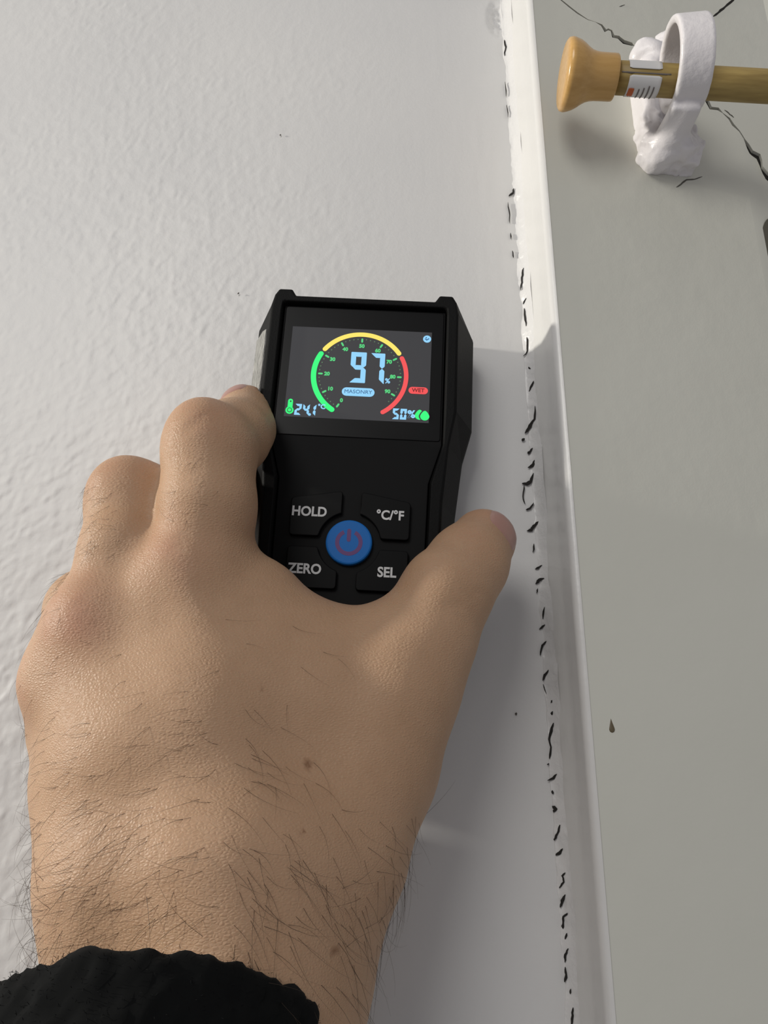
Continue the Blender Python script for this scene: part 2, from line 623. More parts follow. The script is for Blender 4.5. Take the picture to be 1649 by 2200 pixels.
def ribbon(name, poly, h, material, parent, lift=0.00025, surf=None):
    """thin torn split: a tapered, slightly raised ribbon that follows the surface"""
    pts = []
    for i in range(len(poly) - 1):
        for s in (0.0, 0.34, 0.67):
            a, b = poly[i], poly[i + 1]
            pts.append(tuple(a[k] + (b[k] - a[k]) * s for k in range(3)))
    pts.append(poly[-1])
    n = len(pts)
    vs, fs = [], []
    for i, (x, y, g) in enumerate(pts):
        a, b = pts[max(i - 1, 0)], pts[min(i + 1, n - 1)]
        dx, dy = b[0] - a[0], b[1] - a[1]
        L = math.hypot(dx, dy) + 1e-6
        j = random.uniform(-0.9, 0.9)
        g = max(1.4, g) * random.uniform(0.8, 1.2)
        if i in (0, n - 1):
            g *= 0.25
        ox, oy = -dy / L * g / 2, dx / L * g / 2
        for sgn in (-1, 1):
            px, py = x + ox * sgn + j, y + oy * sgn
            hh = h(px, py) if callable(h) else h
            q = P(px, py, hh + lift)
            vs.append(q)
    for i in range(n - 1):
        fs.append((2 * i, 2 * i + 1, 2 * i + 3, 2 * i + 2))
    # a small underside so that it is a closed sliver
    m = len(vs)
    vs += [v + Vector((0, 0.0004, 0)) for v in vs]
    for i in range(n - 1):
        fs.append((2 * i + m, 2 * i + 2 + m, 2 * i + 3 + m, 2 * i + 1 + m))
        fs.append((2 * i, 2 * i + 2, 2 * i + 2 + m, 2 * i + m))
        fs.append((2 * i + 1, 2 * i + 1 + m, 2 * i + 3 + m, 2 * i + 3))
    return mesh_obj(name, vs, fs, material, parent)


from mathutils.bvhtree import BVHTree
CAULK_BVH = BVHTree.FromPolygons([v.co for v in caulk.data.vertices], [tuple(p.vertices) for p in caulk.data.polygons])
WALL_BVH = None
CAM_POS = Vector((0, -CAM_H, Z0))


def caulk_h(px, py):
    d = Vector(ray(px, py)).normalized()
    hit = CAULK_BVH.ray_cast(CAM_POS, d)
    if hit[0] is None:
        return 0.0006
    return max(0.0006, -hit[0].y)


for c in CRACKS:
    ribbon('crack', c, caulk_h, M_DARK, caulk)

# small splits in the casing paint
for c in ([(1530, 36, 3), (1548, 22, 5), (1562, 10, 4), (1580, -6, 5)], [(1452, 402, 2), (1462, 396, 3), (1474, 386, 3), (1492, 385, 2), (1508, 379, 1.5)],
          [(1556, 236, 2), (1568, 246, 2), (1576, 252, 2)], [(1330, 14, 1.5), (1342, 10, 1.5)], [(1385, 87, 3), (1386, 96, 3)]):
    ribbon('paint_split', c, lambda a, b: -Pc(a, b).y, M_DARK if c[0][0] in (1530,) else mat('split_grey', (0.10, 0.095, 0.08), 0.9), stile if c[0][1] > 300 else head, 0.00012)


# dried brown drip on the upright, a paint nib
def drip(px, py, parent):
    c = Pc(px, py)
    vs, fs = [], []
    n = 14
    prof = [(0, 16), (2.2, 8), (4.2, 2), (6, -4), (6.5, -8), (4.5, -12), (0, -14)]
    k = mm_per_px(px, py, CH)
    for i, (r, z) in enumerate(prof):
        for j in range(n):
            a = 2 * math.pi * j / n
            vs.append((r * k * math.cos(a), -max(0, math.sin(a)) * r * k * 0.35 - 0.00003, z * k))
    for i in range(len(prof) - 1):
        for j in range(n):
            fs.append((i * n + j, i * n + (j + 1) % n, (i + 1) * n + (j + 1) % n, (i + 1) * n + j))
    o = mesh_obj('dried_drip', vs, fs, M_DRIP, parent, smooth=True, loc=c)
    return o


M_DRIP = mat('brown_drip', (0.11, 0.085, 0.045), 0.5)
drip(1313, 1560, stile)['label'] = 'small brown dried drip'
oval = mesh_obj('dark_oval', [Pc(1653 + 19 * math.cos(a) , 515 + 46 * math.sin(a), -0.0006) + Vector((0, -0.0002, 0)) for a in np.linspace(0, 2 * math.pi, 28, endpoint=False)],
                 [tuple(range(28))], mat('oval_dark', (0.10, 0.092, 0.07), 0.8), stile)  # flat dark oval by the inner edge of the upright


# ------------------------------------------------------------------ curtain rod bracket, painted over
ROD_H = 0.037
M_BRKT = mat('bracket_paint', (0.74, 0.71, 0.72), 0.35)
_nt, _nd, _lk, _b = nodes_of(M_BRKT)
_v = coords(_nt)
_n1 = bump(_nt, _b, noise(_nt, _v, 420, 3), 0.35, 0.0006)

rodA = P(1320, 167, ROD_H)
rodB = P(1649, 186, ROD_H)
rod_dir = (rodB - rodA).normalized()
rod_r = 33 * mm_per_px(1400, 172, ROD_H)


def rod_pt(px):
    t = 0
    for _ in range(1):
        lo_t, hi_t = -0.2, 0.6
        for _i in range(50):
            mid = (lo_t + hi_t) / 2
            q = rodA + rod_dir * mid
            d = q - CAM_POS
            depth = d.y * CP + d.z * SP
            x = 824.5 + F_PX * d.x / depth
            if x < px:
                lo_t = mid
            else:
                hi_t = mid
    return rodA + rod_dir * lo_t


def build_bracket():
    root = empty('rod_bracket', Pc(1440, 330), 'white painted ring bracket holding the curtain rod on the window casing', 'bracket')
    lo3 = Pc(1330, 420) - Vector((0.004, 0.040, 0.004))
    hi3 = Pc(1560, -5) + Vector((0.012, 0.002, 0.012))
    fl = Field((lo3.x, -0.056, lo3.z), (hi3.x, -0.009, hi3.z), 0.00045)
    CB = casing_h(rod_pt(1430).x)
    sl = Matrix.Rotation(-math.atan(CS) * -1, 4, 'Z')
    rc = rod_pt(1476)
    R = 0.0128
    ring_c = Vector((rc.x, -0.0375, rc.z + R - 0.0014 - rod_r + 0.0002))
    tilt = Matrix.Rotation(math.radians(-6), 4, 'Z')
    ring = fl.ring_x(ring_c, R, 0.0052, 0.0013, 0.0009, tilt)
    # back plate: two offset boxes, top and foot
    pt = Pc(1405, 150)
    pm = Pc(1425, 240)
    pf = Pc(1444, 315)
    pm = Pc(1428, 226, 0.0075)
    pf = Pc(1450, 304, 0.0082)
    plate = fl.box((pm.x, pm.y + 0.0058, pm.z), (0.0086, 0.0062, 0.0185), 0.0014, sl)
    rib = fl.box((pm.x - 0.0068, pm.y + 0.0040, pm.z - 0.003), (0.0018, 0.0060, 0.0165), 0.0010, sl)
    foot = fl.box((pf.x, pf.y + 0.0058, pf.z + 0.0005), (0.0092, 0.0060, 0.0070), 0.0030, sl)
    neck = fl.capsule((rc.x - 0.004, pm.y + 0.003, ring_c.z - R - 0.005), (ring_c.x, -0.0330, ring_c.z - R - 0.0010), 0.0044, 0.0030)
    neck2 = fl.box((ring_c.x - 0.001, -0.026, ring_c.z - R - 0.0024), (0.0048, 0.0105, 0.0017), 0.0012)
    G = smin(plate, foot, 0.004)
    G = smin(G, rib, 0.002)
    # lumps of old paint over the screws and the top of the plate
    for (px, py, h, r) in ((1456, 302, 0.0245, 0.0040), (1474, 318, 0.0235, 0.0036), (1436, 322, 0.0225, 0.0033), (1486, 308, 0.0225, 0.0034), (1458, 284, 0.0250, 0.0022),
                           (1385, 112, 0.0225, 0.0042), (1405, 120, 0.0235, 0.0045), (1425, 98, 0.0225, 0.0040), (1370, 125, 0.0215, 0.0030), (1440, 85, 0.0225, 0.0032),
                           (1400, 150, 0.0235, 0.0040), (1425, 140, 0.024, 0.004)):
        c = Pc(px, py, h - 0.0145)
        G = smin(G, fl.sphere(c, r), 0.0025)
    pts = np.stack(np.broadcast_arrays(fl.X, fl.Y, fl.Z), -1).reshape(-1, 3)
    near = np.abs(G.ravel()) < 0.003
    nz = np.zeros(G.size)
    pn = pts[near]
    zf = Pc(1440, 275).z
    zt = Pc(1440, 165).z
    w = np.clip((zf - pn[:, 2]) / 0.004, 0, 1) + np.clip((pn[:, 2] - zt) / 0.004, 0, 1)
    nz[near] = (0.0007 * vnoise(pn, 300, 3) + 0.0003 * vnoise(pn, 700, 4)) * (0.12 + 1.3 * w)
    G = G + nz.reshape(G.shape).astype(np.float32)
    G = smin(G, neck2, 0.0022)
    G = smin(G, neck, 0.003)
    G2 = smin(G, ring, 0.0012)
    # bore for the rod stays open
    bore = fl.capsule(tuple(rc - rod_dir * 0.05), tuple(rc + rod_dir * 0.05), rod_r + 0.0001, rod_r + 0.0001)
    G2 = np.maximum(G2, -bore)
    # stay in front of the casing
    G2 = np.maximum(G2, (fl.Y + CH - CS * (fl.X - CX) - 0.0002) * np.ones_like(G2))
    G2 = np.pad(G2, 1, constant_values=0.01)
    V, F = surface_nets(G2, fl.lo - fl.step, fl.step)
    V = laplace(V, F, 2)
    # split the mesh: ring band (front) and plate
    cen = V[F].mean(1)
    isring = (np.abs(np.hypot(cen[:, 1] - ring_c.y, cen[:, 2] - ring_c.z) - R) < 0.0024) & (cen[:, 2] > ring_c.z - R - 0.0012) & (np.abs(cen[:, 0] - ring_c.x) < 0.0068)
    for nm, sel in (('ring', isring), ('back_plate', ~isring)):
        f = F[sel]
        u, inv = np.unique(f, return_inverse=True)
        o = mesh_obj(nm, (V[u] - np.array(root.location)).tolist(), inv.reshape(-1, 4).tolist(), M_BRKT, root, smooth=True)
    return root, ring_c


bracket, RING_C = build_bracket()


# ------------------------------------------------------------------ curtain rod with finial and price sticker
def wood_material(name, c1, c2, rough):
    m = mat(name, c1, rough)
    nt, nd, lk, b = nodes_of(m)
    v = coords(nt, (1, 9, 9))
    n = noise(nt, v, 60, 4, 0.6)
    lk.new(ramp(nt, n, [(0.3, c1), (0.68, c2)]), b.inputs['Base Color'])
    bump(nt, b, n, 0.1, 0.0003)
    return m


M_FINIAL = wood_material('lacquered_beech', (0.50, 0.285, 0.085), (0.60, 0.36, 0.125), 0.25)
M_ROD = wood_material('bare_dowel', (0.25, 0.165, 0.045), (0.38, 0.27, 0.085), 0.5)
M_STICK = mat('sticker_paper', (0.70, 0.69, 0.68), 0.35)


def lathe_x(name, prof, n, material, parent, closed=True):
    """prof: (x, r) along the local x axis"""
    vs, fs = [], []
    for (x, r) in prof:
        for j in range(n):
            a = 2 * math.pi * j / n
            vs.append((x, r * math.cos(a), r * math.sin(a)))
    m = len(prof)
    for i in range(m - 1):
        for j in range(n):
            fs.append((i * n + j, (i + 1) * n + j, (i + 1) * n + (j + 1) % n, i * n + (j + 1) % n))
    if closed:
        fs.append(tuple(range(n)))
        fs.append(tuple(reversed(range((m - 1) * n, m * n))))
    return fix_normals(mesh_obj(name, vs, fs, material, parent, smooth=True))


rod_root = empty('curtain_rod', rod_pt(1320), 'wooden curtain rod with a flared beech end knob and torn price sticker', 'curtain rod')
rod_root.rotation_euler = rod_dir.to_track_quat('X', 'Z').to_euler()
k = mm_per_px(1300, 165, ROD_H)
L_total = 0.42
lathe_x('dowel', [(-0.004, rod_r), (0.01, rod_r * 1.0), (0.1, rod_r), (0.3, rod_r), (L_total, rod_r)], 40, M_ROD, rod_root)
x_end = -(rod_pt(1320) - rod_pt(1208)).length
r_d = 71 * k
r_n = 45.5 * k
Lk = -x_end
prof = [(x_end, 0.0001), (x_end, r_d * 0.5), (x_end + 0.0001, r_d * 0.90), (x_end + 0.0006, r_d * 0.975), (x_end + 0.0016, r_d), (x_end + 0.0026, r_d * 0.985)]
for t, r in ((0.26, 0.93), (0.34, 0.86), (0.42, 0.77), (0.50, 0.70), (0.58, 0.665), (0.66, 0.65), (0.80, 0.645), (0.93, 0.645), (0.985, 0.64), (1.0, 0.62), (1.0, 0.3)):
    prof.append((x_end + Lk * t, r_d * r))
lathe_x('finial', prof, 56, M_FINIAL, rod_root)


def rod_patch(name, xa, xb, a0, a1, material, lift, jag=0.0, parent=None, n=16):
    """a bit of paper that wraps the rod; angles: 0 = towards the room, 90 = up"""
    vs, fs = [], []
    nx = 10
    for i in range(nx + 1):
        x = xa + (xb - xa) * i / nx
        for j in range(n + 1):
            a = a0 + (a1 - a0) * j / n
            if j == 0:
                a += jag * random.uniform(-1, 1)
            if j in (0, n) and i in (0, nx):
                a += (4 if j == 0 else -4)
            r = rod_r + lift
            vs.append((x, -r * math.cos(math.radians(a)), r * math.sin(math.radians(a))))
    for i in range(nx):
        for j in range(n):
            q = i * (n + 1) + j
            fs.append((q, q + 1, q + n + 2, q + n + 1))
    o = mesh_obj(name, vs, fs, material, parent or rod_root, smooth=True)
    sd = o.modifiers.new('thickness', 'SOLIDIFY')
    sd.thickness = 0.00012
    sd.offset = 0
    return o


def rx(px):
    return (rod_pt(px) - rod_pt(1320)).length * (1 if px >= 1320 else -1)


stk = rod_patch('price_sticker', rx(1342), rx(1411), -14, 46, M_STICK, 0.0002)
stk['label'] = 'upper half of a torn white price sticker'
stk2 = rod_patch('price_sticker', rx(1344), rx(1412), -138, -36, M_STICK, 0.0002, 7)
stk2['label'] = 'lower half of a torn white price sticker'
M_ORANGE = mat('orange_print', (0.50, 0.10, 0.02), 0.5)
M_GREYP = mat('grey_print', (0.16, 0.14, 0.13), 0.6)
rod_patch('printed_mark', rx(1347), rx(1359), -112, -78, M_ORANGE, 0.00045, 9, stk2)
for xx in (1368, 1378, 1388, 1398):
    rod_patch('printed_stroke', rx(xx), rx(xx + 2.5), -122 + random.uniform(-6, 6), -74 + random.uniform(-8, 8), M_GREYP, 0.00045, 6, stk2)
rod_patch('dark_seam', rx(1326), rx(1430), -30, -26, M_GREYP, 0.00006, 3)

# ------------------------------------------------------------------ moisture meter
M_RUBBER = mat('black_rubber', (0.0030, 0.0030, 0.0030), 0.6, **{'Specular IOR Level': 0.13})
_nt, _nd, _lk, _b = nodes_of(M_RUBBER)
bump(_nt, _b, noise(_nt, coords(_nt), 2500, 2), 0.35, 0.0002)
M_PANEL = mat('charcoal_plastic', (0.0045, 0.0045, 0.0047), 0.65, **{'Specular IOR Level': 0.15})
M_GLASS = mat('cover_glass', (0.0035, 0.0035, 0.0038), 0.35)
M_GLASS.node_tree.nodes['Principled BSDF'].inputs['Specular IOR Level'].default_value = 0.15
M_KEY = mat('black_key_rubber', (0.0018, 0.0018, 0.002), 0.5, **{'Specular IOR Level': 0.12})
M_BLUE = mat('blue_key', (0.012, 0.14, 0.46), 0.5, **{'Specular IOR Level': 0.2})
M_POWER = mat('power_mark', (0.115, 0.035, 0.165), 0.55)
M_PRINT = mat('white_print', (0.62, 0.62, 0.62), 0.55)

dev_o = P(775, 800, 0.025)
meter = empty('moisture_meter', (dev_o.x, 0, dev_o.z), 'black handheld moisture meter with lit colour screen reading 97, pressed on the wall', 'meter')
meter.rotation_euler = (0, math.radians(3.0), 0)
MM = 0.001


def dev(u, v, w):
    return (u * MM, -w * MM, v * MM)


RIM = [(0, 24.0), (21.0, 24.0), (22.4, 26.3), (26.3, 26.3), (27.5, 24.2), (28.2, 20.0), (28.2, -12.0), (26.3, -23.0), (24.9, -40), (24.4, -60), (24.0, -90), (20, -97), (0, -98)]
SHO = [(0, 24.0), (21.2, 24.0), (22.6, 26.3), (27.0, 26.2), (29.2, 24.6), (34.3, 19.6), (34.3, -11.8), (31.6, -22.5), (29.8, -40), (29.2, -60), (28.5, -91), (22, -99), (0, -100)]
INN = [(0, 21.9), (23.6, 21.9), (24.4, 21.7), (24.8, 21.2), (24.8, 19.5), (24.8, 18), (24.8, -13), (24.7, -22.3), (21.4, -34), (21.0, -60), (21.0, -88), (18, -92), (0, -93)]


def full(half):
    return half + [(-u, v) for (u, v) in reversed(half[1:-1])]


def shell():
    loops = []

    def lerp(A, B, t):
        return [(a[0] + (b[0] - a[0]) * t, a[1] + (b[1] - a[1]) * t) for a, b in zip(A, B)]
    back = [(u * 0.93, v * 0.97) for u, v in SHO]
    seq = [(lerp(INN, RIM, 0.0), 23.0), (lerp(INN, RIM, 0.0), 26.2), (lerp(INN, RIM, 0.12), 27.0), (lerp(INN, RIM, 0.88), 27.0), (lerp(RIM, SHO, 0.03), 26.5),
           (lerp(RIM, SHO, 0.95), 13.2), (SHO, 12.0), (SHO, 6.0), (lerp(SHO, back, 0.7), 2.0), (back, 1.2)]
    vs, fs = [], []
    n = len(full(RIM))
    for L, w in seq:
        vs += [dev(u, v, w) for u, v in full(L)]
    for i in range(len(seq) - 1):
        for j in range(n):
            a, b = i * n + j, i * n + (j + 1) % n
            fs.append((a, b, b + n, a + n))
    fs.append(tuple(range((len(seq) - 1) * n, len(seq) * n)))
    o = fix_normals(mesh_obj('housing', vs, fs, M_RUBBER, meter))
    bv = o.modifiers.new('soft_edges', 'BEVEL')
    bv.width = 0.0005
    bv.segments = 2
    bv.limit_method = 'ANGLE'
    bv.angle_limit = math.radians(28)
    return o


housing = shell()


def round_poly(pts, r, n=5):
    out = []
    m = len(pts)
    for i in range(m):
        p0, p1, p2 = Vector(pts[i - 1]), Vector(pts[i]), Vector(pts[(i + 1) % m])
        a, b = (p0 - p1), (p2 - p1)
        rr = min(r, a.length * 0.45, b.length * 0.45)
        A, B = p1 + a.normalized() * rr, p1 + b.normalized() * rr
        for k in range(n + 1):
            t = k / n
            out.append(tuple((1 - t) ** 2 * A + 2 * t * (1 - t) * p1 + t * t * B))
    return out


def inset(pts, d):
    m = len(pts)
    area = sum(pts[i - 1][0] * pts[i][1] - pts[i][0] * pts[i - 1][1] for i in range(m))
    sg = 1 if area > 0 else -1
    out = []
    for i in range(m):
        a, b = Vector(pts[i - 1]), Vector(pts[(i + 1) % m])
        t = (b - a).normalized()
        nrm = Vector((-t.y, t.x)) * sg
        out.append(tuple(Vector(pts[i]) + nrm * d))
    return out


def prism(name, pts, w0, w1, material, parent, b=0.3, smooth=False):
    loops = [(pts, w0), (pts, w1 - b), (inset(pts, b * 0.35), w1 - b * 0.3), (inset(pts, b), w1)] if b > 0 else [(pts, w0), (pts, w1)]
    vs, fs = [], []
    n = len(pts)
    for L, w in loops:
        vs += [dev(u, v, w) for u, v in L]
    for i in range(len(loops) - 1):
        for j in range(n):
            a, c = i * n + j, i * n + (j + 1) % n
            fs.append((a, c, c + n, a + n))
    fs.append(tuple(range((len(loops) - 1) * n, len(loops) * n)))
    fs.append(tuple(reversed(range(n))))
    return fix_normals(mesh_obj(name, vs, fs, material, parent, smooth))


def flat(name, pts, w, material, parent, th=0.05):
    return prism(name, pts, w - th, w, material, parent, b=0)


def circle(cx, cy, r, n=40):
    return [(cx + r * math.cos(2 * math.pi * i / n), cy + r * math.sin(2 * math.pi * i / n)) for i in range(n)]


# face panel, cover glass, lit display
panel = prism('front_panel', full([(0, 21.6), (24.5, 21.6), (24.5, 0), (24.5, -22.2), (21.1, -34), (20.7, -60), (20.7, -88), (0, -92.7)]), 22.5, 24.9, M_PANEL, meter, 0.25)
glass = prism('cover_glass', round_poly([(-24.0, 21.2), (24.0, 21.2), (24.0, -21.0), (-24.0, -21.0)], 1.0), 24.2, 25.15, M_GLASS, meter, 0.2)


def emit(name, c, s):
    m = mat(name, (0.0, 0.0, 0.0), 0.6)
    b = m.node_tree.nodes['Principled BSDF']
    b.inputs['Emission Color'].default_value = (*c, 1)
    b.inputs['Emission Strength'].default_value = s
    return m


E_BG = emit('screen_backlight', (0.030, 0.030, 0.034), 1.0)
E_GREEN = emit('screen_green', (0.03, 1.0, 0.22), 0.95)
E_GREEN2 = emit('screen_dim_green', (0.10, 0.75, 0.24), 0.85)
E_YEL = emit('screen_yellow', (1.0, 0.80, 0.14), 1.0)
E_RED = emit('screen_red', (1.0, 0.09, 0.095), 0.9)
E_CYAN = emit('screen_light_blue', (0.30, 0.68, 1.0), 0.95)
E_DOT = emit('screen_dots', (0.16, 0.28, 0.16), 0.6)
E_INK = emit('screen_ink_blue', (0.03, 0.12, 0.30), 0.8)
E_INKR = emit('screen_ink_red', (0.18, 0.01, 0.01), 0.8)

display = flat('display', [(-21.4, 14.3), (20.5, 14.3), (20.5, -15.4), (-21.4, -15.4)], 25.22, E_BG, meter, 0.1)
display['label'] = 'lit colour display with moisture dial'
WS = 25.30
GC = (-0.25, -1.15)
GR = 13.65


def arc(name, a0, a1, r0, r1, material, n=28):
    """degrees clockwise from straight up; rounded ends"""
    rm, hw = (r0 + r1) / 2, (r1 - r0) / 2

    def pt(a, r):
        t = math.radians(a)
        return (GC[0] + r * math.sin(t), GC[1] + r * math.cos(t))
    pts = [pt(a0 + (a1 - a0) * i / n, r1) for i in range(n + 1)]
    ec = pt(a1, rm)
    for i in range(1, 8):
        t = math.radians(90 - a1) - math.pi * i / 8
        pts.append((ec[0] + hw * math.cos(t), ec[1] + hw * math.sin(t)))
    pts += [pt(a1 - (a1 - a0) * i / n, r0) for i in range(n + 1)]
    sc = pt(a0, rm)
    for i in range(1, 8):
        t = math.radians(90 - a0) + math.pi - math.pi * i / 8
        pts.append((sc[0] + hw * math.cos(t), sc[1] + hw * math.sin(t)))
    return flat(name, pts, WS, material, display)


arc('dial_arc', 213, 299, GR - 0.78, GR + 0.78, E_GREEN)['label'] = 'green dial arc'
arc('dial_arc', 307, 415, GR - 0.70, GR + 0.70, E_YEL)['label'] = 'yellow dial arc'
arc('dial_arc', 62.5, 147.5, GR - 0.66, GR + 0.66, E_RED)['label'] = 'red dial arc'

# scale: numbers every tenth, dots between
A_START, A_STEP = 210.0, 30.0


def text_obj(name, s, size, u, v, w, material, parent, rot=0.0, bold=0.02, sx=1.0, align='CENTER', shear=0.0):
    cu = bpy.data.curves.new(name, 'FONT')
    cu.body = s
    cu.size = size * MM
    cu.align_x = align
    cu.align_y = 'CENTER'
    cu.offset = bold * size * MM
    cu.extrude = 0.03 * MM
    cu.resolution_u = 4
    cu.shear = shear
    tmp = bpy.data.objects.new(name, cu)
    COL.objects.link(tmp)
    dg = bpy.context.evaluated_depsgraph_get()
    me = bpy.data.meshes.new_from_object(tmp.evaluated_get(dg))
    COL.objects.unlink(tmp)
    bpy.data.objects.remove(tmp)
    me.transform(Matrix.Scale(sx, 4, (1, 0, 0)))
    me.transform(Matrix.Rotation(math.radians(rot), 4, 'Z'))
    me.transform(Matrix.Rotation(math.pi / 2, 4, 'X'))
    me.transform(Matrix.Translation(Vector(dev(u, v, w))))
    me.materials.clear()
    me.materials.append(material)
    o = bpy.data.objects.new(name, me)
    COL.objects.link(o)
    o.parent = parent
    return o


def bar(u0, v0, u1, v1, hw, n=5):
    """round-ended bar outline"""
    t = math.atan2(v1 - v0, u1 - u0)
    pts = []
    for i in range(n + 1):
        a = t + math.pi / 2 + math.pi * i / n
        pts.append((u0 + hw * math.cos(a), v0 + hw * math.sin(a)))
    for i in range(n + 1):
        a = t - math.pi / 2 + math.pi * i / n
        pts.append((u1 + hw * math.cos(a), v1 + hw * math.sin(a)))
    return pts


for i in range(0, 10):
    a = math.radians(A_START + A_STEP * i)
    sx_, cx_ = math.sin(a), math.cos(a)
    r_t = 11.7
    flat('dial_tick', bar(GC[0] + (r_t - 0.5) * sx_, GC[1] + (r_t - 0.5) * cx_, GC[0] + (r_t + 0.35) * sx_, GC[1] + (r_t + 0.35) * cx_, 0.28), WS, E_GREEN2, display)
    text_obj('dial_number', str(i * 10), 1.6, GC[0] + (r_t - 2.0) * sx_, GC[1] + (r_t - 2.0) * cx_, WS, E_GREEN2, display, 0, 0.05)
    for j in range(1, 5):
        if i == 9 and j > 2:
            continue
        a2 = math.radians(A_START + A_STEP * (i + j / 5))
        flat('dial_dot', circle(GC[0] + 12.0 * math.sin(a2), GC[1] + 12.0 * math.cos(a2), 0.22, 6), WS, E_DOT, display)

# 97 in seven segment bars
def seg_digit(name, segs, u, v, wd, ht, th, material, parent, slant=0.09):
    """u,v lower left; segments a..g"""
    def S(x, y):
        return (u + x + slant * y, v + y)
    hh = ht / 2
    th2 = th / 2
    L = {'a': [(0, ht), (th * 0.5, ht + 0), (wd, ht), (wd - th, ht - th), (th, ht - th)],
         'g': [(th2, hh), (th, hh + th2), (wd - th, hh + th2), (wd - th2, hh), (wd - th, hh - th2), (th, hh - th2)],
         'd': [(0, 0), (wd, 0), (wd - th, th), (th, th)],
         'f': [(0, ht), (th, ht - th), (th, hh + th2), (th2, hh), (0, hh + th2)],
         'b': [(wd, ht), (wd - th, ht - th), (wd - th, hh + th2), (wd - th2, hh), (wd, hh + th2)],
         'e': [(0, 0), (th, th), (th, hh - th2), (th2, hh), (0, hh - th2)],
         'c': [(wd, 0), (wd - th, th), (wd - th, hh - th2), (wd - th2, hh), (wd, hh - th2)]}
    for s in segs:
        pts = [S(*q) for q in L[s]]
        flat('digit_segment', round_poly(pts, 0.22 if th > 0.9 else 0.06, 3), WS, material, parent)


def dig_root(name, label):
    o = flat(name, circle(0, 0, 0.01, 4), WS - 0.04, E_BG, display, 0.02)
    o['label'] = label
    return o


seg_digit('digit', 'abcdfg', -3.2, -3.6, 4.6, 10.1, 1.5, E_CYAN, display, 0.0)
seg_digit('digit', 'abc', 2.7, -3.7, 4.2, 10.1, 1.5, E_CYAN, display, 0.0)
text_obj('percent_sign', '%', 2.2, 8.0, -2.6, WS, E_CYAN, display, 0, 0.03)

pill = flat('material_badge', bar(-3.85, -6.6, 3.05, -6.6, 1.35, 8), WS, E_CYAN, display)
text_obj('badge_text', 'MASONRY', 1.65, -0.4, -6.6, WS + 0.06, E_INK, display, 0, 0.0, 1.05)
flat('wet_badge', bar(15.35, -5.2, 18.85, -5.2, 1.1, 8), WS, E_RED, display)
text_obj('badge_text', 'WET', 1.7, 17.1, -5.2, WS + 0.06, E_INKR, display, 0, 0.02, 1.0)
flat('status_icon', circle(19.1, 12.0, 1.2, 28), WS, E_CYAN, display)
for q in (bar(18.6, 12.0, 19.0, 11.6, 0.14), bar(19.0, 11.6, 19.6, 12.1, 0.14), bar(18.8, 12.5, 18.85, 12.3, 0.14)):
    flat('icon_mark', q, WS + 0.06, E_INK, display)

# thermometer and 24.1 C
flat('thermometer_icon', bar(-19.85, -13.2, -19.85, -10.5, 0.72, 8), WS, E_GREEN, display)
flat('thermometer_icon', circle(-19.9, -13.4, 1.18, 24), WS, E_GREEN, display)
flat('icon_mark', circle(-19.9, -13.4, 0.72, 20), WS + 0.05, E_BG, display)
flat('icon_mark', circle(-19.9, -13.4, 0.52, 18), WS + 0.09, E_GREEN, display)
flat('icon_mark', circle(-19.8, -10.6, 0.25, 10), WS + 0.05, E_BG, display)
seg_digit('digit', 'abged', -18.5, -14.8, 1.9, 3.5, 0.68, E_CYAN, display, 0.06)
seg_digit('digit', 'fgbc', -16.2, -14.8, 1.9, 3.5, 0.68, E_CYAN, display, 0.06)
flat('decimal_point', circle(-14.0, -14.5, 0.42, 12), WS, E_CYAN, display)
seg_digit('digit', 'bc', -14.1, -14.8, 1.7, 3.5, 0.75, E_CYAN, display, 0.06)
text_obj('unit_text', '°C', 2.0, -10.7, -11.9, WS, E_CYAN, display, 0, 0.04)
# 50 % and drops
seg_digit('digit', 'afgcd', 9.9, -14.7, 1.85, 3.4, 0.68, E_CYAN, display, 0.05)
seg_digit('digit', 'abcdef', 12.1, -14.7, 1.85, 3.4, 0.7, E_CYAN, display, 0.05)
text_obj('percent_sign', '%', 3.2, 15.4, -13.0, WS, E_CYAN, display, 0, 0.04)


def drop(cx, cy, s):
    pts = []
    for i in range(30):
        a = 2 * math.pi * i / 30
        r = 1.0
        y = math.cos(a)
        x = math.sin(a) * (1 - 0.35 * max(0, y))
        if y > 0:
            y *= 1.25
        pts.append((cx + s * x * r, cy + s * y))
    return pts


flat('drop_icon', drop(17.8, -13.1, 1.4), WS, E_GREEN, display)
flat('icon_mark', drop(19.05, -13.3, 1.5), WS + 0.04, E_BG, display)
flat('drop_icon', drop(19.3, -13.35, 1.35), WS + 0.08, E_GREEN, display)

# keys
PC = (0.0, -52.4)


def arc_pts(a0, a1, r, n=8):
    return [(PC[0] + r * math.cos(math.radians(a0 + (a1 - a0) * i / n)), PC[1] + r * math.sin(math.radians(a0 + (a1 - a0) * i / n))) for i in range(n + 1)]


def key(name, corners, arc_deg, label, ttl, tu, tv, size):
    a0, a1 = arc_deg
    pts = round_poly(corners[:2], 0.01) if False else None
    poly = corners + arc_pts(a0, a1, 8.6, 6)
    pts = round_poly(poly, 1.15, 4)
    o = prism(name, pts, 24.5, 26.3, M_KEY, meter, 0.25, smooth=False)
    o['label'] = label
    text_obj('key_legend', ttl, size, tu, tv, 26.36, M_PRINT, o, 0, 0.03, 0.92)
    return o


